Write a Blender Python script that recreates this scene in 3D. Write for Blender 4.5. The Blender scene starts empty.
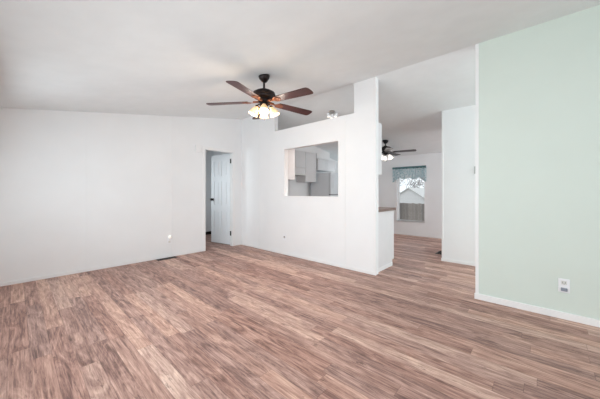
import bpy, bmesh, math, random
from mathutils import Vector, Matrix
random.seed(7)
PI = math.pi
R = math.radians
scene = bpy.context.scene
COL = scene.collection

# ------------------------------------------------------------------ camera
cam_d = bpy.data.cameras.new('camera')
cam_d.sensor_width = 36
cam_d.lens = 262.84 / 600 * 36
cam_d.shift_y = -(199.5 - 192.13) / 600
cam_d.clip_start = 0.02
cam = bpy.data.objects.new('camera', cam_d)
COL.objects.link(cam)
cam.location = (0, 0, 1.155)
cam.rotation_euler = (R(90), 0, R(42.647))
scene.camera = cam

# ------------------------------------------------------------------ world, lights, exposure
world = bpy.data.worlds.new('overcast_sky')
scene.world = world
world.use_nodes = True
wb = world.node_tree.nodes['Background']
wb.inputs[0].default_value = (0.90, 0.95, 1.0, 1)
wb.inputs[1].default_value = 1.3

def area(name, loc, rot, sx, sy, power, color):
    d = bpy.data.lights.new(name, 'AREA')
    d.shape = 'RECTANGLE'; d.size = sx; d.size_y = sy; d.energy = power; d.color = color
    o = bpy.data.objects.new(name, d); COL.objects.link(o)
    o.location = loc; o.rotation_euler = rot
    return o
DAY = (0.85, 0.953, 1.0)
# daylight at guessed front-wall windows behind the camera; other lamps are added fill
area('daylight_front_window', (-3.6, -0.33, 1.3), (R(74), 0, 0), 1.2, 1.1, 17, DAY)
area('daylight_front_window', (-2.2, -0.33, 1.3), (R(70), 0, 0), 1.4, 1.1, 14, DAY).data.spread = R(140)
area('daylight_front_window', (-2.2, -0.325, 1.1), (R(90), 0, 0), 1.4, 0.9, 11, DAY)  # second lamp at this window, added to lift the ceiling
area('daylight_front_window', (-0.2, -0.33, 1.3), (R(90), 0, 0), 1.2, 1.1, 31, DAY)
area('added_side_fill', (2.80, 1.5, 1.35), (R(84), 0, R(90)), 2.4, 1.3, 20, DAY)  # fill lamp added to even out the left wall
area('added_kitchen_fill', (-4.1, 7.10, 1.5), (R(75), 0, R(180)), 0.8, 0.9, 5, DAY)  # fill lamp added for the kitchen, no window known there
area('added_rear_fill', (2.80, 6.3, 1.1), (R(85), 0, R(90)), 1.3, 1.9, 88, DAY)  # fill lamp added to brighten the dining area and rear ceiling
area('added_hall_fill', (2.80, 4.18, 1.3), (R(88), 0, R(90)), 0.9, 1.4, 60, DAY)  # fill lamp added to graze the hall block and rear ceiling
area('added_bedroom_fill', (-6.0, 1.26, 1.4), (R(80), 0, R(-12)), 0.8, 1.1, 7.5, DAY).data.spread = R(90)  # fill lamp added to brighten the open door leaf

scene.view_settings.view_transform = 'Standard'
scene.view_settings.look = 'None'
scene.view_settings.gamma = 1
scene.view_settings.use_curve_mapping = False
scene.view_settings.exposure = 0.07
cy = scene.cycles
cy.max_bounces = 14; cy.diffuse_bounces = 10; cy.glossy_bounces = 4
cy.transmission_bounces = 6; cy.transparent_max_bounces = 10
cy.sample_clamp_indirect = 6
cy.caustics_reflective = False; cy.caustics_refractive = False
cy.use_denoising = True

# ------------------------------------------------------------------ materials
def newmat(name):
    m = bpy.data.materials.new(name); m.use_nodes = True
    return m, m.node_tree, m.node_tree.nodes['Principled BSDF']

def lin(c):
    return tuple(((v / 255) / 12.92 if v / 255 <= 0.04045 else ((v / 255 + 0.055) / 1.055) ** 2.4) for v in c) + (1,)

def simple(name, rgb, rough=0.5, metal=0.0, vary=0.03, scale=8.0, bump=0.0, bscale=200.0, spec=0.5):
    """a procedural paint: a faint noise in the colour and, if asked, a fine relief"""
    m, t, b = newmat(name)
    b.inputs['Roughness'].default_value = rough
    b.inputs['Metallic'].default_value = metal
    b.inputs['Specular IOR Level'].default_value = spec
    tc = t.nodes.new('ShaderNodeTexCoord')
    n = t.nodes.new('ShaderNodeTexNoise'); n.inputs['Scale'].default_value = scale
    n.inputs['Detail'].default_value = 4
    t.links.new(tc.outputs['Object'], n.inputs['Vector'])
    r = t.nodes.new('ShaderNodeValToRGB')
    c = lin(rgb)
    r.color_ramp.elements[0].color = tuple(v * (1 - vary) for v in c[:3]) + (1,)
    r.color_ramp.elements[1].color = tuple(min(1, v * (1 + vary)) for v in c[:3]) + (1,)
    r.color_ramp.elements[0].position = 0.3; r.color_ramp.elements[1].position = 0.7
    t.links.new(n.outputs['Fac'], r.inputs['Fac'])
    t.links.new(r.outputs['Color'], b.inputs['Base Color'])
    if bump:
        n2 = t.nodes.new('ShaderNodeTexNoise'); n2.inputs['Scale'].default_value = bscale
        n2.inputs['Detail'].default_value = 3
        t.links.new(tc.outputs['Object'], n2.inputs['Vector'])
        bp = t.nodes.new('ShaderNodeBump'); bp.inputs['Strength'].default_value = bump
        bp.inputs['Distance'].default_value = 0.002
        t.links.new(n2.outputs['Fac'], bp.inputs['Height'])
        t.links.new(bp.outputs['Normal'], b.inputs['Normal'])
    return m

def emissive(name, rgb, strength, base=(255, 250, 240)):
    m, t, b = newmat(name)
    b.inputs['Base Color'].default_value = lin(base)
    b.inputs['Emission Color'].default_value = lin(rgb)
    b.inputs['Emission Strength'].default_value = strength
    b.inputs['Roughness'].default_value = 0.3
    return m

def floor_material():
    m, t, b = newmat('laminate_planks')
    N = t.nodes.new; L = t.links.new
    def math_(op, a, bb=None, c=None):
        n = N('ShaderNodeMath'); n.operation = op
        for i, v in enumerate((a, bb, c)):
            if v is None: continue
            if isinstance(v, (int, float)): n.inputs[i].default_value = v
            else: L(v, n.inputs[i])
        return n.outputs[0]
    tc = N('ShaderNodeTexCoord'); sp = N('ShaderNodeSeparateXYZ'); L(tc.outputs['Object'], sp.inputs[0])
    X, Y = sp.outputs[0], sp.outputs[1]
    W, LEN = 0.106, 1.24
    yr = math_('DIVIDE', math_('ADD', Y, 0.03), W)
    row = math_('FLOOR', yr); fy = math_('FRACT', yr)
    wn = N('ShaderNodeTexWhiteNoise'); wn.noise_dimensions = '1D'; L(row, wn.inputs['W'])
    xs = math_('ADD', math_('DIVIDE', X, LEN), math_('MULTIPLY', wn.outputs['Value'], 7.31))
    col = math_('FLOOR', xs); fx = math_('FRACT', xs)
    cb = N('ShaderNodeCombineXYZ'); L(row, cb.inputs[0]); L(col, cb.inputs[1])
    wn2 = N('ShaderNodeTexWhiteNoise'); wn2.noise_dimensions = '2D'; L(cb.outputs[0], wn2.inputs['Vector'])
    rnd = wn2.outputs['Value']
    sc_ = N('ShaderNodeSeparateColor'); L(wn2.outputs['Color'], sc_.inputs[0])
    # grain coordinates shifted for every plank
    gx = math_('ADD', X, math_('MULTIPLY', rnd, 37.0)); gy = math_('ADD', Y, math_('MULTIPLY', sc_.outputs[1], 19.0))
    def noise(sx, sy, scale, detail, rough=0.6, dist=0.0):
        c = N('ShaderNodeCombineXYZ'); L(math_('MULTIPLY', gx, sx), c.inputs[0]); L(math_('MULTIPLY', gy, sy), c.inputs[1])
        n = N('ShaderNodeTexNoise'); n.inputs['Scale'].default_value = scale; n.inputs['Detail'].default_value = detail
        n.inputs['Roughness'].default_value = rough; n.inputs['Distortion'].default_value = dist
        L(c.outputs[0], n.inputs['Vector']); return n.outputs['Fac']
    big = noise(1.0, 5.0, 2.0, 5, 0.62, 2.4)        # broad cathedral figure
    fine = noise(1.0, 24.0, 3.2, 8, 0.74, 0.8)      # streaky grain
    knots = noise(1.0, 7.0, 3.0, 7, 0.7, 2.0)
    tone = N('ShaderNodeValToRGB'); cr = tone.color_ramp
    cr.elements[0].position = 0.0; cr.elements[0].color = lin(FLOOR[0])
    cr.elements[1].position = 1.0; cr.elements[1].color = lin(FLOOR[4])
    for p_, c_ in ((0.3, FLOOR[1]), (0.55, FLOOR[2]), (0.8, FLOOR[3])):
        e = cr.elements.new(p_); e.color = lin(c_)
    v = math_('ADD', math_('MULTIPLY', math_('POWER', rnd, 2.2), 0.30), math_('MULTIPLY', math_('SUBTRACT', big, 0.5), 1.25))
    v = math_('ADD', v, math_('MULTIPLY', math_('SUBTRACT', fine, 0.5), 1.6))
    v = math_('ADD', v, 0.42)
    L(v, tone.inputs['Fac'])
    # dark knotty streaks
    kr = N('ShaderNodeValToRGB'); kr.color_ramp.elements[0].position = 0.35; kr.color_ramp.elements[0].color = (0.44, 0.40, 0.40, 1)
    kr.color_ramp.elements[1].position = 0.42; kr.color_ramp.elements[1].color = (1, 1, 1, 1)
    L(knots, kr.inputs['Fac'])
    mx = N('ShaderNodeMix'); mx.data_type = 'RGBA'; mx.blend_type = 'MULTIPLY'; mx.inputs['Factor'].default_value = 0.85
    L(tone.outputs[0], mx.inputs[6]); L(kr.outputs[0], mx.inputs[7])
    # some planks redder, some greyer
    hs = N('ShaderNodeHueSaturation'); L(mx.outputs[2], hs.inputs['Color'])
    L(math_('ADD', 0.98, math_('MULTIPLY', sc_.outputs[2], 0.14)), hs.inputs['Saturation'])
    L(math_('ADD', 0.4925, math_('MULTIPLY', sc_.outputs[0], 0.004)), hs.inputs['Hue'])
    # seams
    ey = math_('MINIMUM', fy, math_('SUBTRACT', 1.0, fy)); ex = math_('MINIMUM', fx, math_('SUBTRACT', 1.0, fx))
    seam = math_('MAXIMUM', math_('LESS_THAN', ey, 0.012), math_('LESS_THAN', ex, 0.0012))
    mx2 = N('ShaderNodeMix'); mx2.data_type = 'RGBA'; mx2.blend_type = 'MULTIPLY'
    L(math_('MULTIPLY', seam, 0.55), mx2.inputs['Factor']); L(hs.outputs[0], mx2.inputs[6]); mx2.inputs[7].default_value = (0.35, 0.3, 0.3, 1)
    L(mx2.outputs[2], b.inputs['Base Color'])
    L(math_('ADD', 0.40, math_('MULTIPLY', fine, 0.16)), b.inputs['Roughness'])
    b.inputs['Specular IOR Level'].default_value = 0.4
    bp = N('ShaderNodeBump'); bp.inputs['Strength'].default_value = 0.12; bp.inputs['Distance'].default_value = 0.001
    L(math_('SUBTRACT', fine, math_('MULTIPLY', seam, 1.0)), bp.inputs['Height']); L(bp.outputs['Normal'], b.inputs['Normal'])
    return m
FLOOR = [(82, 60, 54), (134, 104, 94), (176, 143, 129), (204, 172, 156), (228, 200, 182)]

def blade_material(name, dark, light):
    m, t, b = newmat(name)
    tc = t.nodes.new('ShaderNodeTexCoord'); mp = t.nodes.new('ShaderNodeMapping')
    mp.inputs['Scale'].default_value = (3, 40, 40)
    n = t.nodes.new('ShaderNodeTexNoise'); n.inputs['Scale'].default_value = 2.0; n.inputs['Detail'].default_value = 5
    r = t.nodes.new('ShaderNodeValToRGB'); r.color_ramp.elements[0].color = lin(dark); r.color_ramp.elements[1].color = lin(light)
    r.color_ramp.elements[0].position = 0.3; r.color_ramp.elements[1].position = 0.75
    t.links.new(tc.outputs['Object'], mp.inputs[0]); t.links.new(mp.outputs[0], n.inputs['Vector'])
    t.links.new(n.outputs['Fac'], r.inputs[0]); t.links.new(r.outputs[0], b.inputs['Base Color'])
    b.inputs['Roughness'].default_value = 0.38
    return m

def glass_material():
    m = bpy.data.materials.new('window_glass'); m.use_nodes = True
    t = m.node_tree; t.nodes.clear()
    o = t.nodes.new('ShaderNodeOutputMaterial'); mx = t.nodes.new('ShaderNodeMixShader')
    tr = t.nodes.new('ShaderNodeBsdfTransparent'); gl = t.nodes.new('ShaderNodeBsdfGlossy'); gl.inputs['Roughness'].default_value = 0.02
    tr.inputs[0].default_value = (0.97, 0.98, 0.98, 1)
    f = t.nodes.new('ShaderNodeFresnel'); f.inputs[0].default_value = 1.35
    t.links.new(f.outputs[0], mx.inputs[0]); t.links.new(tr.outputs[0], mx.inputs[1]); t.links.new(gl.outputs[0], mx.inputs[2])
    t.links.new(mx.outputs[0], o.inputs[0])
    return m

def valance_material():
    m, t, b = newmat('teal_patterned_cotton')
    N = t.nodes.new; L = t.links.new
    tc = N('ShaderNodeTexCoord')
    v = N('ShaderNodeTexVoronoi'); v.inputs['Scale'].default_value = 26; v.feature = 'DISTANCE_TO_EDGE'
    L(tc.outputs['Object'], v.inputs['Vector'])
    r = N('ShaderNodeValToRGB'); r.color_ramp.elements[0].color = lin((236, 242, 244)); r.color_ramp.elements[1].color = lin((158, 196, 204))
    r.color_ramp.elements[0].position = 0.10; r.color_ramp.elements[1].position = 0.22
    L(v.outputs['Distance'], r.inputs[0])
    L(r.outputs[0], b.inputs['Base Color'])
    b.inputs['Roughness'].default_value = 0.9
    o = t.nodes['Material Output']
    tl = N('ShaderNodeBsdfTranslucent'); L(r.outputs[0], tl.inputs[0])
    mx = N('ShaderNodeMixShader'); mx.inputs[0].default_value = 0.5
    L(b.outputs[0], mx.inputs[1]); L(tl.outputs[0], mx.inputs[2]); L(mx.outputs[0], o.inputs[0])
    return m

M = {}
M['wall'] = simple('white_vinyl_wall', (236, 237, 238), 0.62, vary=0.012, scale=3, bump=0.10, bscale=160)
M['wallgreen'] = simple('sage_green_paint', (211, 221, 213), 0.6, vary=0.012, scale=3, bump=0.10, bscale=160)
M['ceil'] = simple('white_textured_ceiling', (230, 234, 235), 0.8, vary=0.02, scale=5, bump=0.35, bscale=90)
M['trim'] = simple('white_trim_paint', (236, 236, 236), 0.45, vary=0.01)
M['door'] = simple('white_door_paint', (228, 231, 234), 0.45, vary=0.01)
M['floor'] = floor_material()
M['cab'] = simple('white_cabinet_laminate', (222, 221, 222), 0.45, vary=0.015)
M['fridge'] = simple('white_enamel', (216, 221, 226), 0.3, vary=0.01, bump=0.08, bscale=300)
M['fridgegap'] = simple('dark_gasket', (60, 60, 62), 0.8)
M['counter'] = simple('brown_stone_laminate', (120, 100, 92), 0.35, vary=0.35, scale=60)
M['bronze'] = simple('oil_rubbed_bronze', (40, 31, 30), 0.38, metal=0.6, vary=0.15, scale=30)
M['bracket'] = simple('bronze_bracket_lamp_glow', (132, 84, 62), 0.42, metal=0.5, vary=0.15, scale=30)  # lighter bronze: the warm lamp glow is put into this colour
M['black'] = simple('black_metal', (24, 23, 24), 0.4, metal=0.4, vary=0.1)
M['cherry'] = blade_material('cherry_blade', (46, 15, 14), (86, 34, 30))
M['darkblade'] = blade_material('dark_walnut_blade', (52, 44, 48), (84, 74, 78))
M['glow'] = emissive('lit_frosted_glass_warm', (255, 206, 140), 0.42, (250, 222, 184))
M['glow2'] = emissive('lit_frosted_glass_white', (250, 246, 240), 0.75)
M['bulb'] = emissive('lit_bulb', (255, 226, 178), 5.0)
M['spotglow'] = emissive('lit_spot_bulb', (255, 244, 226), 1.4)
M['nickel'] = simple('brushed_nickel', (180, 178, 175), 0.35, metal=0.8, vary=0.05)
M['plate'] = simple('white_plastic_plate', (238, 239, 242), 0.35, vary=0.005)
M['ivory'] = simple('ivory_plastic', (216, 216, 212), 0.4, vary=0.005)
M['greyplate'] = simple('grey_plastic_plate', (176, 176, 174), 0.4, vary=0.01)
M['slot'] = simple('dark_slot', (70, 70, 78), 0.6)
M['bluegrey'] = simple('blue_grey_plastic', (138, 144, 156), 0.4)
M['nightlight'] = emissive('lit_night_light', (255, 252, 244), 0.35)
M['vent'] = simple('brown_vent_metal', (42, 34, 31), 0.45, metal=0.3)
M['hole'] = simple('duct_black', (12, 11, 11), 0.9)
M['glass'] = glass_material()
M['valance'] = valance_material()
M['header'] = simple('dark_teal_band', (84, 118, 122), 0.9, vary=0.45, scale=55)
M['fence'] = blade_material('weathered_fence_wood', (112, 104, 98), (160, 151, 144))
_t = M['fence'].node_tree; _oi = _t.nodes.new('ShaderNodeObjectInfo'); _hs = _t.nodes.new('ShaderNodeHueSaturation')
_mr = _t.nodes.new('ShaderNodeMapRange'); _mr.inputs[3].default_value = .55; _mr.inputs[4].default_value = 1.15
_b = _t.nodes['Principled BSDF']; _src = _b.inputs['Base Color'].links[0].from_socket
_t.links.new(_oi.outputs['Random'], _mr.inputs[0]); _t.links.new(_mr.outputs[0], _hs.inputs['Value']); _t.links.new(_src, _hs.inputs['Color']); _t.links.new(_hs.outputs[0], _b.inputs['Base Color'])
M['snow'] = simple('pale_shingle', (222, 222, 222), 0.8, vary=0.05, scale=20)
M['siding'] = simple('pale_siding', (205, 205, 203), 0.8, vary=0.03)
M['ground'] = simple('pale_gravel', (168, 162, 154), 0.95, vary=0.15, scale=30)
M['bark'] = simple('bare_bark', (84, 76, 72), 0.9, vary=0.2, scale=30)

# ------------------------------------------------------------------ mesh helpers
class MB:
    def __init__(self): self.bm = bmesh.new()
    def _v(self, pts, mat=None):
        return [self.bm.verts.new(mat @ Vector(p) if mat else Vector(p)) for p in pts]
    def box(self, x0, x1, y0, y1, z0, z1, mat=None):
        v = self._v([(x0,y0,z0),(x1,y0,z0),(x1,y1,z0),(x0,y1,z0),(x0,y0,z1),(x1,y0,z1),(x1,y1,z1),(x0,y1,z1)], mat)
        for f in ((0,3,2,1),(4,5,6,7),(0,1,5,4),(1,2,6,5),(2,3,7,6),(3,0,4,7)):
            self.bm.faces.new([v[i] for i in f])
        return self
    def hexa(self, pts):
        v = self._v(pts)
        for f in ((0,3,2,1),(4,5,6,7),(0,1,5,4),(1,2,6,5),(2,3,7,6),(3,0,4,7)):
            self.bm.faces.new([v[i] for i in f])
        return self
    def prism(self, outline, z0, z1, mat=None):
        a = self._v([(x, y, z0) for x, y in outline], mat); b = self._v([(x, y, z1) for x, y in outline], mat)
        n = len(outline)
        self.bm.faces.new(a[::-1]); self.bm.faces.new(b)
        for i in range(n): self.bm.faces.new([a[i], a[(i+1) % n], b[(i+1) % n], b[i]])
        return self
    def lathe(self, prof, seg=24, mat=None, c0=True, c1=True):
        rings = [self._v([(r*math.cos(2*PI*k/seg), r*math.sin(2*PI*k/seg), z) for k in range(seg)], mat) for r, z in prof]
        for a, b in zip(rings, rings[1:]):
            for k in range(seg): self.bm.faces.new([a[k], a[(k+1) % seg], b[(k+1) % seg], b[k]])
        if c0: self.bm.faces.new(rings[0][::-1])
        if c1: self.bm.faces.new(rings[-1])
        return self
    def tube(self, pts, r, seg=8, r1=None):
        pts = [Vector(p) for p in pts]; rings = []
        for i, p in enumerate(pts):
            d = (pts[min(i+1, len(pts)-1)] - pts[max(i-1, 0)]).normalized()
            u = d.orthogonal().normalized() if i == 0 else (u - d*u.dot(d)).normalized()
            w = d.cross(u); rr = r if r1 is None else r + (r1-r)*i/(len(pts)-1)
            rings.append([self.bm.verts.new(p + u*rr*math.cos(2*PI*k/seg) + w*rr*math.sin(2*PI*k/seg)) for k in range(seg)])
        for a, b in zip(rings, rings[1:]):
            for k in range(seg): self.bm.faces.new([a[k], a[(k+1) % seg], b[(k+1) % seg], b[k]])
        self.bm.faces.new(rings[0][::-1]); self.bm.faces.new(rings[-1])
        return self
    def build(self, name, m, parent=None, loc=(0,0,0), rot=None, bevel=0.0, smooth=False):
        bmesh.ops.recalc_face_normals(self.bm, faces=self.bm.faces)
        me = bpy.data.meshes.new(name); self.bm.to_mesh(me); self.bm.free()
        me.materials.append(m)
        o = bpy.data.objects.new(name, me); COL.objects.link(o)
        o.location = loc
        if rot: o.rotation_euler = rot
        if parent: o.parent = parent
        if smooth:
            for p in me.polygons: p.use_smooth = True
            es = o.modifiers.new('edge_split', 'EDGE_SPLIT'); es.split_angle = R(40)
        if bevel:
            bv = o.modifiers.new('bevel', 'BEVEL'); bv.width = bevel; bv.segments = 2; bv.limit_method = 'ANGLE'
        return o

def tag(o, label=None, cat=None, group=None, kind=None):
    if label: o['label'] = label
    if cat: o['category'] = cat
    if group: o['group'] = group
    if kind: o['kind'] = kind
    return o
def empty(name, loc, rz=0, **k):
    o = bpy.data.objects.new(name, None); COL.objects.link(o); o.empty_display_size = 0.1
    o.location = loc; o.rotation_euler = (0, 0, rz)
    return tag(o, **k)
def struct(mb, name, m, parent=None, **k):
    o = mb.build(name, m, parent, **k)
    if parent is None: o['kind'] = 'structure'
    return o

# ------------------------------------------------------------------ the shell
XL, YR, ZR, SL = -4.875, 3.391, 2.758, 0.1624
YB, YF, XR = 7.165, -0.383, 2.9
T = 0.09
def ztop(y): return ZR - SL*abs(y - YR)

def wall_x(mb, x0, x1, y0, y1, z0=0.0, z1=None):
    """slab across X, running along Y, its top on the vaulted ceiling"""
    cuts = [y0] + ([YR] if y0 < YR < y1 and z1 is None else []) + [y1]
    for a, b in zip(cuts, cuts[1:]):
        za, zb = (ztop(a), ztop(b)) if z1 is None else (z1, z1)
        mb.hexa([(x0,a,z0),(x1,a,z0),(x1,b,z0),(x0,b,z0),(x0,a,za),(x1,a,za),(x1,b,zb),(x0,b,zb)])
def wall_y(mb, x0, x1, y0, y1, z0=0.0, z1=None):
    za, zb = (ztop(y0), ztop(y1)) if z1 is None else (z1, z1)
    mb.hexa([(x0,y0,z0),(x1,y0,z0),(x1,y1,z0),(x0,y1,z0),(x0,y0,za),(x1,y0,za),(x1,y1,zb),(x0,y1,zb)])

f = MB(); f.box(-6.8, XR, YF, YB, -0.08, 0.0)
struct(f, 'floor', M['floor'])
c = MB()
xa, xb = -6.9, XR + .1
for (a, b) in ((YF - .1, YR), (YR, YB + .14)):
    za, zb = ztop(a), ztop(b)
    c.hexa([(xa,a,za),(xb,a,za),(xb,b,zb),(xa,b,zb),(xa,a,za+.06),(xb,a,za+.06),(xb,b,zb+.06),(xa,b,zb+.06)])
struct(c, 'ceiling', M['ceil'])

# left end wall with the bedroom doorway
DY0, DY1, DZ = 2.536, 3.172, 2.008
w = MB()
wall_x(w, XL - T, XL, YF, DY0); wall_x(w, XL - T, XL, DY1, YB)
mbz = w; wall_x(mbz, XL - T, XL, DY0, DY1, DZ)
wl = struct(w, 'wall_left', M['wall'])
b = MB()
for y in (0.703, 1.909): b.box(XL, XL + .004, y - .010, y + .010, 0.04, ztop(y) - .002)
b.build('seam_batten', M['wall'], wl)

# middle wall under the ridge: ledge opening, pass-through, end post
XE = -1.70
w = MB()
PX0, PX1, PZ0, PZ1 = -3.513, -2.318, 1.085, 1.950
OX0, OX1, OZ = -3.788, -2.040, 2.322
Y0, Y1 = YR, YR + T
w.box(XL, OX0, Y0, Y1, 0, ZR); w.box(OX1, XE, Y0, Y1, 0, ZR)
w.box(OX0, PX0, Y0, Y1, 0, OZ); w.box(PX1, OX1, Y0, Y1, 0, OZ)
w.box(PX0, PX1, Y0, Y1, 0, PZ0); w.box(PX0, PX1, Y0, Y1, PZ1, OZ)
wm = struct(w, 'wall_middle', M['wall'])
b = MB()
b.box(-4.265 - .009, -4.265 + .009, YR - .004, YR, 0.04, ZR - .01); b.box(-2.197 - .009, -2.197 + .009, YR - .004, YR, 0.04, OZ)
b.build('seam_batten', M['wall'], wm)
b = MB(); b.prism([(XE - .028, YR - .005), (XE + .004, YR - .005), (XE + .004, YR + .03), (XE + .0002, YR + .03), (XE + .0002, YR - .0002), (XE - .028, YR - .0002)], 0, ZR - .003)
b.build('corner_trim', M['trim'], wm)
b = MB(); b.box(PX0 - .02, PX1 + .02, YR - .008, YR, PZ0 - .02, PZ0); b.box(PX0 - .02, PX0, YR - .005, YR, PZ0, PZ1); b.box(PX1, PX1 + .02, YR - .005, YR, PZ0, PZ1)
b.build('opening_trim', M['trim'], wm)

# green wall
GX = -0.528
w = MB(); w.box(GX, XR, YR, YR + T, 0, ZR)
wg = struct(w, 'wall_right', M['wallgreen'])
b = MB(); b.prism([(GX - .004, YR - .006), (GX + .026, YR - .006), (GX + .026, YR - .0002), (GX - .0002, YR - .0002), (GX - .0002, YR + T), (GX - .004, YR + T)], 0, ZR - .004)
b.build('corner_trim', M['trim'], wg)

# hall closet block behind it
BX, BY = -1.239, 4.872
w = MB(); wall_y(w, BX, XR, BY, BY + T); wall_x(w, BX, BX + T, BY + T, 5.75)
wh = struct(w, 'wall_hall', M['wall'])
b = MB(); b.prism([(BX - .003, BY - .005), (BX + .022, BY - .005), (BX + .022, BY - .0002), (BX - .0002, BY - .0002), (BX - .0002, BY + .02), (BX - .003, BY + .02)], 0, ztop(BY) - .008)
b.build('corner_trim', M['trim'], wh)

# rear wall with dining window (and an added, unseen kitchen window beside it)
WX0, WX1, WZ0, WZ1 = -2.955, -2.232, 0.365, 1.80
KX0, KX1, KZ0, KZ1 = -4.5, -3.7, 1.08, 1.95
TB = 0.13
w = MB()
def rear(x0, x1, z0=0.0, z1=None): wall_y(w, x0, x1, YB, YB + TB, z0, z1)
rear(XL - T, KX0); rear(KX0, KX1, 0, KZ0); rear(KX0, KX1, KZ1); rear(KX1, WX0)
rear(WX0, WX1, 0, WZ0); rear(WX0, WX1, WZ1); rear(WX1, XR + .1)
struct(w, 'wall_back', M['wall'])
# front wall, behind the camera, with two windows
w = MB()
FW = [(-4.25, -2.98), (-2.92, -1.48), (-0.85, 0.45)]; FZ0, FZ1 = 0.72, 1.98
def fr(x0, x1, z0=0.0, z1=None): wall_y(w, x0, x1, YF - .1, YF, z0, z1)
fr(XL - T, FW[0][0]); fr(FW[0][1], FW[1][0]); fr(FW[1][1], FW[2][0]); fr(FW[2][1], XR + .1)
for a, bb in FW: fr(a, bb, 0, FZ0); fr(a, bb, FZ1)
struct(w, 'wall_front', M['wall'])
# unseen right end wall; its openings are made up to supply daylight
w = MB()
def ri(y0, y1, z0=0.0, z1=None): wall_x(w, XR, XR + .1, y0, y1, z0, z1)
ri(YF, 0.25); ri(0.25, 2.75, 0, .66); ri(0.25, 2.75, 2.04); ri(2.75, 3.7); ri(3.7, 4.66, 0, .58); ri(3.7, 4.66, 2.02); ri(4.66, 5.4); ri(5.4, 7.0, 2.06); ri(7.0, YB)
struct(w, 'wall_side', M['wall'])
# bedroom beyond the doorway
w = MB()
w.box(-6.8, XL - T, 3.74, 3.80, 0, 2.65); w.box(-6.8, -6.72, 1.2, 3.74, 0, 2.7); w.box(-6.8, XL - T, 1.12, 1.2, 0, 2.38)
wbdr = struct(w, 'wall_bedroom', M['wall'])
b = MB(); b.box(-6.72, XL - T - .001, 3.728, 3.74, 0, .08); b.box(-6.72, -6.708, 1.2, 3.728, 0, .08)
b.build('baseboard', M['vent'], wbdr)

# soffit over the kitchen cabinets
w = MB()
wall_x(w, XL, -4.55, YR + T, 5.62, 2.215); wall_x(w, XL, -4.55, 5.62, 6.22, 2.09)
struct(w, 'wall_soffit', M['wall'])

def baseboard(name, x0, x1, y0, y1, h):
    return struct(MB().box(x0, x1, y0, y1, 0, h), name, M['trim'], bevel=.002)
baseboard('baseboard_left', XL, XL + .010, YF, DY0 - .045, .042)
baseboard('baseboard_middle', XL + .012, XE + .006, YR - .010, YR, .042)
baseboard('baseboard_right', GX - .012, XR, YR - .014, YR, .062)
baseboard('baseboard_hall', BX - .010, XR, BY - .011, BY, .046)
baseboard('baseboard_back', -3.3, BX + .6, YB - .011, YB, .046)

# windows
def window(name, x0, x1, z0, z1, y0, y1, rail=None):
    """frame set into a wall that runs along X; the pane is a child"""
    s = .028; ym = y1 - .045
    m_ = MB()
    m_.box(x0, x0 + s, ym, y1 - .005, z0, z1); m_.box(x1 - s*.6, x1, ym, y1 - .005, z0, z1)
    m_.box(x0 + s, x1 - s*.6, ym, y1 - .005, z0, z0 + s); m_.box(x0 + s, x1 - s*.6, ym, y1 - .005, z1 - s, z1)
    if rail: m_.box(x0 + s, x1 - s, ym + .005, y1 - .008, rail, rail + .03)
    o = struct(m_, name, M['trim'])
    MB().box(x0 + s, x1 - s*.6, ym + .018, ym + .022, z0 + s, z1 - s).build('pane', M['glass'], o)
    return o
win = window('window_1', WX0, WX1, WZ0, WZ1, YB, YB + TB)
MB().box(WX0, WX1, YB - .012, YB + TB - .045, WZ0 - .012, WZ0).build('window_sill', M['trim'], win)
m_ = MB(); m_.box(WX0 - .02, WX0, YB - .006, YB, WZ0 - .012, WZ1); m_.box(WX1, WX1 + .02, YB - .006, YB, WZ0 - .012, WZ1)
m_.build('window_casing', M['trim'], win)
window('window_2', KX0, KX1, KZ0, KZ1, YB, YB + TB)  # unseen kitchen window, added along with its fill lamp
for i, (a, bb) in enumerate(FW): window('window_%d' % (3 + i), a, bb, FZ0, FZ1, YF - .1, YF)

# ------------------------------------------------------------------ bedroom door
j = MB()
j.box(XL - T, XL + .001, DY0 - .004, DY0 + .012, 0, DZ); j.box(XL - T, XL + .001, DY1 - .012, DY1 + .004, 0, DZ)
j.box(XL - T, XL + .001, DY0 + .012, DY1 - .012, DZ - .012, DZ + .004)
for a, bb in ((DY0 - .045, DY0 + .003), (DY1 - .003, DY1 + .045)): j.box(XL, XL + .007, a, bb, 0, DZ + .045)
j.box(XL, XL + .007, DY0 + .003, DY1 - .003, DZ - .003, DZ + .045)
jam = struct(j, 'trim_1', M['trim'])

DW, DH, DT = 0.612, 1.965, 0.035
def door_leaf():
    m_ = MB()
    # local: hinge at origin, leaf along +X, thickness 0..-DT, front face (seen) at y = -DT
    xs = [0, .095, .275, .337, .517, DW]; zs = [0, .20, .72, .84, 1.38, 1.49, 1.83, DH]
    m_.box(0, DW, -DT + .010, -.010, 0, DH)
    for fa, fb in ((-DT, -DT + .010), (-.010, 0)):
        for a, bb in ((0, xs[1]), (xs[2], xs[3]), (xs[4], DW)): m_.box(a, bb, fa, fb, 0, DH)
        for a, bb in ((0, zs[1]), (zs[2], zs[3]), (zs[4], zs[5]), (zs[6], DH)):
            m_.box(xs[1], xs[2], fa, fb, a, bb); m_.box(xs[3], xs[4], fa, fb, a, bb)
        for a, bb in ((xs[1], xs[2]), (xs[3], xs[4])):
            for c_, d_ in ((zs[1], zs[2]), (zs[3], zs[4]), (zs[5], zs[6])):
                m_.box(a + .028, bb - .028, fa + .002, fb - .002, c_ + .028, d_ - .028)
    return m_
ang = R(80)
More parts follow.
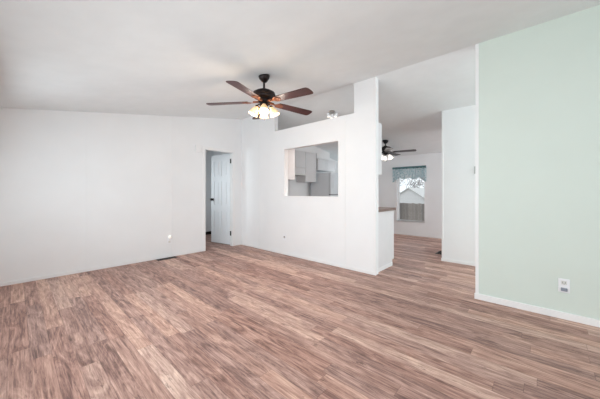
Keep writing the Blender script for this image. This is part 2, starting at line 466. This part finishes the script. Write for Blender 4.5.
# closed leaf runs from the hinge towards -Y; opened by 80 degrees into the bedroom
door = struct(door_leaf(), 'door_1', M['door'], loc=(XL - T - .006, DY1 - .014, 0.018), rot=(0, 0, R(270) - ang))
k = MB(); MT = Matrix.Translation((DW - .06, -DT, .97)) @ Matrix.Rotation(R(90), 4, 'X')
k.lathe([(.030,0),(.030,.006),(.012,.010),(.011,.030),(.026,.040),(.030,.052),(.024,.064),(.006,.068)], 20, MT)
MT = Matrix.Translation((DW - .06, 0, .97)) @ Matrix.Rotation(R(-90), 4, 'X')
k.lathe([(.030,0),(.030,.006),(.012,.010),(.011,.030),(.026,.040),(.030,.052),(.024,.064),(.006,.068)], 20, MT)
k.build('door_knob', M['black'], door, smooth=True)
MB().box(DW, DW + .0015, -DT + .005, -.005, .92, 1.02).build('latch_plate', M['black'], door)
for z in (.20, 1.76):
    h_ = MB(); h_.box(-.004, .0, -DT, 0, z, z + .10); h_.lathe([(.008, z), (.008, z + .10)], 10, Matrix.Translation((-.003, -DT - .004, 0)))
    h_.build('hinge', M['black'], door)

for z in (.215, 1.775):
    h_ = MB(); h_.box(XL - T + .001, XL - T + .040, DY1 - .0145, DY1 - .012, z, z + .10)
    h_.build('hinge_plate', M['black'], jam)

# ------------------------------------------------------------------ ceiling fans
def blade_outline(r0, r1, w0, w1):
    pts = [(r0, -w0/2), (r0 + .05, -w0/2 - .006), (r1 - .05, -w1/2)]
    for a in range(-75, 90, 15):
        ca, sa = math.cos(R(a)), math.sin(R(a))
        pts.append((r1 - .05 + .05*abs(ca)**.6, (w1/2)*math.copysign(abs(sa)**.75, sa)))
    pts += [(r1 - .05, w1/2), (r0 + .05, w0/2 + .006), (r0, w0/2)]
    return pts

def ceiling_fan(x, y, zc, zb, rad, phase, metal, bladem, glow, label, tilt, n_shades, droop=0.0, power=8, shade_phase=20, col=(1, .72, .42), hub_fill=0, brm=None):
    brm = brm or metal
    root = empty('ceiling_fan', (x, y, zc), label=label, cat='ceiling fan')
    # canopy follows the slope of the ceiling
    cp = MB(); cp.lathe([(.064,-.002),(.066,-.012),(.060,-.035),(.040,-.062),(.022,-.078),(.018,-.082)], 28)
    cp.build('canopy', metal, root, rot=(tilt, 0, 0), smooth=True)
    dz = zb - zc                                            # blade plane, relative
    MB().lathe([(.0125, -.06), (.0125, dz + .12)], 16).build('downrod', metal, root, smooth=True)
    MB().lathe([(.016,dz+.150),(.034,dz+.146),(.040,dz+.132),(.090,dz+.122),(.128,dz+.100),(.136,dz+.078),(.136,dz+.066),(.120,dz+.058),
                (.116,dz+.040),(.095,dz+.030),(.070,dz+.026)], 36).build('motor_housing', metal, root, smooth=True)
    MB().lathe([(.070,dz+.026),(.074,dz+.012),(.072,dz-.006),(.050,dz-.014),(.052,dz-.045),(.040,dz-.060),(.012,dz-.068)], 28).build('switch_housing', metal, root, smooth=True)
    for q in range(5):
        a = R(phase + 72*q)
        mt = Matrix.Rotation(R(-9), 4, 'X')
        bl = MB().prism(blade_outline(.185, rad, .105, .140), -.003, .003, mt).build('blade', bladem, root, loc=(0, 0, dz - .004), rot=(0, droop, a), bevel=.0015)
        br = MB()
        br.prism([(.060,-.016),(.110,-.010),(.150,-.014),(.175,-.046),(.215,-.050),(.235,-.030),(.262,0),(.235,.030),(.215,.050),(.175,.046),(.150,.014),(.110,.010),(.060,.016)], -.0085, -.0035, mt)
        br.prism([(.060,-.014),(.130,-.009),(.130,.009),(.060,.014)], -.0035, .012, mt)
        for sx, sy in ((.205,-.03),(.205,.03),(.24,0)): br.lathe([(.006,-.0115),(.006,-.0085)], 8, mt @ Matrix.Translation((sx, sy, 0)))
        br.build('blade_bracket', brm, bl)
    for q in range(n_shades):
        a = R(shade_phase + 360/n_shades*q)
        arm = MB(); arm.tube([(.040*math.cos(a), .040*math.sin(a), dz-.040), (.062*math.cos(a), .062*math.sin(a), dz-.034),
                              (.078*math.cos(a), .078*math.sin(a), dz-.052)], .008)
        mt = Matrix.Rotation(a, 4, 'Z') @ Matrix.Translation((.078, 0, dz - .050)) @ Matrix.Rotation(R(-26), 4, 'Y') @ Matrix.Diagonal((.88, .88, .88, 1))
        arm.lathe([(.020,0),(.024,-.008),(.024,-.028),(.016,-.030)], 16, mt)
        arm.build('lamp_arm', metal, root, smooth=True)
        sh = MB(); sh.lathe([(.024,-.022),(.030,-.040),(.044,-.062),(.054,-.088),(.058,-.112),(.066,-.134),(.062,-.134),(.054,-.112),(.050,-.088),(.040,-.062),(.026,-.040),(.020,-.022)], 24, mt, True, True)
        s_ = sh.build('lamp_shade', glow, root, smooth=True)
        MB().lathe([(.010,-.030),(.014,-.05),(.024,-.072),(.026,-.088),(.018,-.102),(.004,-.107)], 16, mt).build('bulb', M['bulb'] if glow is M['glow'] else M['glow2'], s_, smooth=True)
        ld = bpy.data.lights.new('fan_bulb_light', 'POINT'); ld.energy = power; ld.color = col; ld.shadow_soft_size = .05
        lo = bpy.data.objects.new('fan_bulb_light', ld); COL.objects.link(lo); lo.parent = root
        lo.location = mt @ Vector((0, 0, -.155))
    if hub_fill:
        ld = bpy.data.lights.new('added_hub_fill', 'POINT'); ld.energy = hub_fill; ld.color = (1, .62, .3); ld.shadow_soft_size = .02  # lamp added under the hub to warm the brackets from below
        lo = bpy.data.objects.new('added_hub_fill', ld); COL.objects.link(lo); lo.parent = root; lo.location = (0, 0, dz - .10)
    pc = MB(); pc.tube([(.03, -.02, dz-.06), (.03, -.02, dz-.20)], .0014, 5); pc.lathe([(.004, dz-.20), (.006, dz-.215), (.003, dz-.23)], 8, Matrix.Translation((.03, -.02, 0)))
    pc.build('pull_chain', metal, root)
    return root
fx, fy = -2.415, 1.995
ceiling_fan(fx, fy, ztop(fy), 2.225, .68, 5, M['bronze'], M['cherry'], M['glow'],
            'bronze ceiling fan with five cherry blades and glowing warm glass shades', R(9.2), 4, droop=R(2), power=4, shade_phase=50, col=(1, .90, .78), hub_fill=2.6, brm=M['bracket'])
fx, fy = -2.684, 5.854
ceiling_fan(fx, fy, ztop(fy), 2.085, .66, 14.6, M['black'], M['darkblade'], M['glow2'],
            'black ceiling fan with white light, hanging in the dining area beyond the opening', R(-9.2), 3, power=.5, shade_phase=0, col=(1, .93, .85))

# ------------------------------------------------------------------ kitchen
def door_panel(mb, axis, face, u0, u1, z0, z1, sgn):
    """framed shaker style door on a cabinet front (axis = normal axis)"""
    def bx(a, b_, c_, d_, t0, t1):
        f0, f1 = face + sgn*t0, face + sgn*t1
        lo, hi = min(f0, f1), max(f0, f1)
        if axis == 'X': mb.box(lo, hi, a, b_, c_, d_)
        else: mb.box(a, b_, lo, hi, c_, d_)
    r = .05
    bx(u0, u1, z0, z1, 0, .012)
    bx(u0, u0 + r, z0, z1, .012, .018); bx(u1 - r, u1, z0, z1, .012, .018)
    bx(u0 + r, u1 - r, z0, z0 + r, .012, .018); bx(u0 + r, u1 - r, z1 - r, z1, .012, .018)

def wall_cabinet_x(y0, y1, z0, z1, n, label, xf=-4.563):
    r = empty('kitchen_cabinet', (XL + .002, y0, z0), label=label, cat='cabinet', group='upper cabinets on the far kitchen wall')
    ox, oy, oz = XL + .002, y0, z0
    MB().box(0, xf - ox, .001, y1 - y0 - .001, 0, z1 - z0).build('body', M['cab'], r)
    w_ = (y1 - y0) / n
    for i in range(n):
        d = MB(); door_panel(d, 'X', xf - ox, i*w_ + .004, (i + 1)*w_ - .004, .008, z1 - z0 - .008, 1)
        dd = d.build('door', M['cab'], r)
    return r
wall_cabinet_x(4.37, 5.140, 1.785, 2.213, 2, 'short white upper cabinet directly above the range hood')
wall_cabinet_x(5.147, 5.590, 1.425, 2.213, 1, 'tall white upper cabinet between range hood and refrigerator')
wall_cabinet_x(5.665, 6.50, 1.765, 2.085, 2, 'low white upper cabinet above the refrigerator')
hd = empty('range_hood', (XL + .002, 4.38, 1.60), label='white range hood under the short kitchen cabinet', cat='range hood')
MB().hexa([(0,0,-.012),(.345,0,-.012),(.345,.75,-.012),(0,.75,-.012),(0,0,.184),(.31,0,.184),(.31,.75,.184),(0,.75,.184)]).build('canopy', M['cab'], hd, bevel=.004)
MB().box(.345, .350, .02, .73, -.008, .03).build('control_strip', M['ivory'], hd)
MB().box(.03, .32, .05, .70, -.016, -.012).build('filter', M['nickel'], hd)

# refrigerator
fr_ = empty('refrigerator', (-4.80, 5.65, 0), label='white refrigerator at the right end of the kitchen wall', cat='refrigerator')
MB().box(0, .640, 0, .75, .03, 1.680).build('body', M['fridge'], fr_, bevel=.006)
MB().box(.640, .648, .006, .744, .06, 1.67).build('gasket', M['fridgegap'], fr_)
fd = MB().box(.648, .707, 0, .75, 1.10, 1.680).build('freezer_door', M['fridge'], fr_, bevel=.008)
MB().tube([(.707, .05, 1.27), (.742, .05, 1.29), (.742, .05, 1.56), (.707, .05, 1.58)], .009).build('handle', M['fridge'], fd, smooth=True)
fd = MB().box(.648, .707, 0, .75, .10, 1.085).build('fridge_door', M['fridge'], fr_, bevel=.008)
MB().tube([(.707, .05, .62), (.742, .05, .64), (.742, .05, 1.02), (.707, .05, 1.04)], .009).build('handle', M['fridge'], fd, smooth=True)
MB().box(.05, .64, .01, .74, 0, .03).build('toe_grille', M['fridgegap'], fr_)

# cabinets hung on the kitchen side of the middle wall, facing the dining area
def back_cabinet(x0, x1, z0, z1, n, label):
    y0 = YR + T + .002
    r = empty('kitchen_cabinet', (x0, y0, z0), label=label, cat='cabinet', group='upper cabinets behind the middle wall')
    MB().box(0, x1 - x0, 0, .298, 0, z1 - z0).build('body', M['cab'], r)
    w_ = (x1 - x0)/n
    for i in range(n):
        d = MB(); door_panel(d, 'Y', .298, i*w_ + .004, (i+1)*w_ - .004, .008, z1 - z0 - .008, 1)
        d.build('door', M['cab'], r)
back_cabinet(-4.52, -3.636, 1.403, 2.195, 2, 'white upper cabinet whose end panel fills the left edge of the pass-through')
back_cabinet(-2.30, -1.798, 1.417, 2.195, 1, 'white upper cabinet peeking out behind the end post, above the counter')

# base cabinet and countertop behind the post
bc = empty('base_cabinet', (-4.2, YR + T + .002, 0), label='white base cabinet under the brown counter at the end of the middle wall', cat='cabinet')
bw = -1.74 + 4.2
m_ = MB(); m_.box(0, bw, 0, .61, .095, .866); m_.box(0, bw, 0, .555, 0, .095)
m_.build('body', M['cab'], bc)
for i in range(5):
    a = i*bw/5
    d = MB(); door_panel(d, 'Y', .61, a + .004, a + bw/5 - .004, .11, .69, 1); dd = d.build('door', M['cab'], bc)
    MB().tube([(a + .06, .628, .58), (a + .06, .65, .59), (a + .06, .65, .66), (a + .06, .628, .67)], .005).build('handle', M['nickel'], dd)
    d = MB(); d.box(a + .004, a + bw/5 - .004, .61, .628, .70, .855); dr = d.build('drawer', M['cab'], bc, bevel=.003)
MB().box(bw, bw + .006, 0, .552, 0, .055).build('base_trim', M['trim'], bc)
ct = MB().box(-4.2, -1.715, YR + T + .001, YR + T + .645, .868, .908).build('countertop', M['counter'], bevel=.004)
tag(ct, 'brown laminate countertop on the base cabinet behind the end post', 'countertop')

# three-head track light on the rear slope of the ceiling
tx, ty = -2.872, 4.00
tl = empty('spot_light', (tx, ty, ztop(ty)), label='small ceiling fixture with three white spot heads, seen above the wall ledge', cat='light fixture')
tlr = MB(); tlr.lathe([(.05,0),(.052,-.010),(.040,-.022),(.012,-.028)], 20)
tlr.build('canopy', M['nickel'], tl, rot=(R(-9.2), 0, 0), smooth=True)
RV = (.7355, .6775)
b = MB(); b.tube([(-.085*RV[0], -.085*RV[1], -.034), (.085*RV[0], .085*RV[1], -.034)], .008); b.lathe([(.010,-.02),(.010,-.045)], 10)
b.build('bar', M['nickel'], tl)
for q, (dx, dz_, tlt) in enumerate(((-.085, -.036, -18), (0.0, -.060, 8), (.085, -.036, 20))):
    mt = Matrix.Translation((dx*RV[0], dx*RV[1], dz_)) @ Matrix.Rotation(R(tlt), 4, Vector((-RV[1], RV[0], 0)))
    h_ = MB(); h_.lathe([(.010,.004),(.022,-.006),(.026,-.030),(.036,-.062),(.036,-.070),(.030,-.070),(.022,-.040)], 18, mt)
    hh = h_.build('spot_head', M['plate'], tl, smooth=True)
    MB().lathe([(.012,-.040),(.026,-.055),(.029,-.066),(.020,-.074),(.004,-.077)], 16, mt).build('bulb', M['spotglow'], hh, smooth=True)
ld = bpy.data.lights.new('spot_bulb_light', 'SPOT'); ld.spot_size = R(150); ld.spot_blend = 1; ld.energy = 54; ld.color = (1, .80, .69); ld.shadow_soft_size = .06
lo = bpy.data.objects.new('spot_bulb_light', ld); COL.objects.link(lo); lo.parent = tl; lo.location = (0, 0, -.16)

# ------------------------------------------------------------------ valance over the dining window
vr = empty('valance', (-2.62, YB - .03, 1.80), label='teal patterned valance across the top of the dining window', cat='curtain')
def cloth(x0, x1, ztopv, bottom, y, folds, depth=.010, n=70, rows=8):
    m_ = MB(); g = []
    for i in range(n + 1):
        u = i/n; x = x0 + (x1 - x0)*u; zb_ = bottom(u)
        yy = y - depth*(.5 + .5*math.sin(2*PI*folds*u + 1.3*math.sin(5*u)))
        g.append([m_.bm.verts.new((x, yy*(1 if r_ else .6) - .004*r_/rows, ztopv + (zb_ - ztopv)*r_/rows)) for r_ in range(rows + 1)])
    for i in range(n):
        for r_ in range(rows): m_.bm.faces.new([g[i][r_], g[i+1][r_], g[i+1][r_+1], g[i][r_+1]])
    return m_
def vb(u):
    e = min(u, 1-u)
    return -.285 - .09*max(0, 1 - e/.14) - .018*math.sin(u*22)
o = cloth(-.435, .445, .005, vb, -.012, 13).build('cloth', M['valance'], vr, smooth=True)
s_ = o.modifiers.new('thickness', 'SOLIDIFY'); s_.thickness = .002
o = cloth(-.44, .44, .040, lambda u: -.012 - .006*math.sin(u*60), -.016, 16, .008, 70, 2).build('header', M['header'], vr, smooth=True)
s_ = o.modifiers.new('thickness', 'SOLIDIFY'); s_.thickness = .002
b = MB(); b.tube([(-.43, -.008, .012), (.43, -.008, .012)], .006); b.box(-.425, -.415, -.008, .030, .006, .018); b.box(.415, .425, -.008, .030, .006, .018)
b.build('curtain_rod', M['plate'], vr)

# ------------------------------------------------------------------ wall plates
def duplex(name, loc, rz, label, group=None):
    r = empty(name, loc, rz, label=label, cat='outlet')
    MB().box(-.038, .038, -.006, 0, -.062, .062).build('cover_plate', M['plate'], r, bevel=.003)
    return r
# local frame: the plate faces -Y
o = duplex('wall_outlet', (.147, YR - .001, .304), 0, 'white power outlet with dark plug low on the green wall')
s = MB().box(-.018, .018, -.009, -.006, .010, .044).build('socket', M['ivory'], o, bevel=.003)
m_ = MB(); m_.box(-.010, -.007, -.0096, -.009, .020, .036); m_.box(.006, .009, -.0096, -.009, .020, .036); m_.lathe([(.003,0),(.003,.0006)], 8, Matrix.Translation((0,-.009,.016)) @ Matrix.Rotation(R(90),4,'X'))
m_.build('slot', M['slot'], s)
m_ = MB().prism([(-.022,-.008),(.022,-.008),(.022,-.020),(.014,-.028),(-.014,-.028),(-.022,-.020)], -.046, -.018).build('plug_in_device', M['bluegrey'], o, bevel=.003)
o = duplex('wall_outlet', (XL + .001, 1.862, .300), R(90), 'white outlet with glowing night light low on the left wall')
MB().box(-.018, .018, -.009, -.006, -.044, -.010).build('socket', M['ivory'], o, bevel=.003)
MB().box(-.018, .018, -.026, -.006, .010, .044).build('night_light_base', M['plate'], o, bevel=.003)
MB().lathe([(.014,0),(.022,.010),(.023,.026),(.016,.040),(.004,.045)], 18, Matrix.Translation((0,-.028,.040))).build('night_light_shade', M['nightlight'], o, smooth=True)
o = duplex('wall_outlet', (-3.507, YR - .001, .325), 0, 'white cable outlet plate with dark connector low on the middle wall')
o['label'] = 'white wall plate with small grey connector below the pass-through'
MB().lathe([(.018,0),(.018,.004),(.013,.004),(.013,.016),(.008,.018)], 12, Matrix.Translation((0,-.006,0)) @ Matrix.Rotation(R(90),4,'X')).build('connector', M['nickel'], o)
o = empty('light_switch', (-.746, BY - .001, 1.50), label='light switch on the white hall wall beside the green wall edge', cat='light switch')
MB().box(-.036, .036, -.006, 0, -.058, .058).build('cover_plate', M['greyplate'], o, bevel=.003)
MB().box(-.008, .008, -.016, -.006, -.012, .014).build('toggle', M['ivory'], o, bevel=.002)
o = empty('door_chime', (XL + .001, 2.385, 1.99), R(90), label='small white chime box on the left wall beside the doorway top', cat='door chime')
MB().box(-.050, .050, -.032, 0, -.070, .070).build('housing', M['wall'], o, bevel=.005)
MB().box(-.042, .042, -.034, -.032, -.060, .060).build('cover', M['wall'], o, bevel=.001)

# ------------------------------------------------------------------ floor registers
def register(x, y, lx, ly, label):
    r = empty('floor_vent', (x, y, 0), label=label, cat='floor vent')
    m_ = MB(); b_ = .012
    m_.box(-lx/2, lx/2, -ly/2, -ly/2 + b_, 0, .004); m_.box(-lx/2, lx/2, ly/2 - b_, ly/2, 0, .004)
    m_.box(-lx/2, -lx/2 + b_, -ly/2 + b_, ly/2 - b_, 0, .004); m_.box(lx/2 - b_, lx/2, -ly/2 + b_, ly/2 - b_, 0, .004)
    m_.build('frame', M['vent'], r)
    MB().box(-lx/2 + b_, lx/2 - b_, -ly/2 + b_, ly/2 - b_, .0003, .001).build('opening', M['hole'], r)
    m_ = MB(); n = int((ly - 2*b_)/.016)
    for i in range(1, n):
        yy = -ly/2 + b_ + i*(ly - 2*b_)/n
        m_.box(-lx/2 + b_, lx/2 - b_, yy - .002, yy + .002, .001, .0035)
    m_.build('louvers', M['vent'], r)
register(-4.795, 1.79, .125, .32, 'dark brown floor vent along the left wall below the outlet')
register(-1.42, 5.50, .12, .32, 'dark floor vent in the hall beside the white closet corner')

# ------------------------------------------------------------------ outside the dining window
GZ = -.85
g = MB().box(-30, 14, YB + .6, 45, GZ - .2, GZ).build('ground', M['ground']); g['kind'] = 'structure'
fn = empty('fence', (-5.0, 12.6, GZ), label='grey weathered board fence outside the dining window', cat='fence')
for i in range(-16, 17):
    h = 1.46 + random.uniform(-.012, .012)
    MB().prism([(-.068,-.01),(.068,-.01),(.068,.01),(-.068,.01)], 0, h).build('board', M['fence'], fn, loc=(i*.145, 0, .02))
for i in range(-2, 3):
    MB().box(i*1.16 - .045, i*1.16 + .045, .04, .13, 0, 1.40).build('post', M['fence'], fn)
m_ = MB(); m_.box(-2.4, 2.4, .010, .045, .30, .38); m_.box(-2.4, 2.4, .010, .045, 1.12, 1.20); m_.build('rail', M['fence'], fn)

sh_ = empty('shed', (-6.5, 18.0, GZ), 0, label='white gabled shed with pale roof beyond the fence', cat='shed')
m_ = MB()
for y0_, y1_ in ((0, 3.4),):
    a_ = m_._v([(-1.45,y0_,0),(1.15,y0_,0),(1.15,y0_,1.42),(-.1,y0_,2.25),(-1.45,y0_,1.42)]); b_ = m_._v([(-1.45,y1_,0),(1.15,y1_,0),(1.15,y1_,1.42),(-.1,y1_,2.25),(-1.45,y1_,1.42)])
    m_.bm.faces.new(a_[::-1]); m_.bm.faces.new(b_)
    for i in range(5): m_.bm.faces.new([a_[i], a_[(i+1) % 5], b_[(i+1) % 5], b_[i]])
m_.build('siding', M['snow'], sh_)
m_ = MB()
m_.hexa([(-1.65,-.12,1.31),(-.1,-.12,2.26),(-.1,3.5,2.26),(-1.65,3.5,1.31),(-1.65,-.12,1.36),(-.1,-.12,2.31),(-.1,3.5,2.31),(-1.65,3.5,1.36)])
m_.hexa([(-.1,-.12,2.26),(1.35,-.12,1.31),(1.35,3.5,1.31),(-.1,3.5,2.26),(-.1,-.12,2.31),(1.35,-.12,1.36),(1.35,3.5,1.36),(-.1,3.5,2.31)])
m_.build('roof', M['siding'], sh_)

def bare_tree(x, y, h, label, seed):
    rnd = random.Random(seed); r = empty('bare_tree', (x, y, GZ), label=label, cat='tree')
    m_ = MB(); m_.tube([(0,0,-.05), (.06,0,h*.2), (0,.05,h*.32)], .09, 8, .06); m_.build('trunk', M['bark'], r, smooth=True)
    m_ = MB()
    def grow(p, d, ln, rad, depth):
        q = p + d*ln; mid = p + d*ln*.5 + Vector((rnd.uniform(-1,1), rnd.uniform(-1,1), rnd.uniform(-.5,.5)))*ln*.07
        m_.tube([p, mid, q], rad, 5, rad*.62)
        if depth == 0: return
        for _ in range(3 if depth > 1 else 4):
            nd = (d + Vector((rnd.uniform(-1,1), rnd.uniform(-1,1), rnd.uniform(-.45,.7)))*.85).normalized()
            grow(q, nd, ln*rnd.uniform(.6,.8), rad*.6, depth - 1)
    for i in range(5):
        a = i*2*PI/5 + rnd.uniform(-.3,.3)
        grow(Vector((0,.05,h*.31)), Vector((math.cos(a)*.8, math.sin(a)*.8, .75)).normalized(), h*.22, .045, 4)
    m_.build('branches', M['bark'], r)
bare_tree(-9.4, 23.5, 4.3, 'bare leafless tree behind the shed, seen left in the window', 3)
bare_tree(-9.0, 31.5, 4.6, 'bare leafless tree behind the shed, seen right in the window', 11)
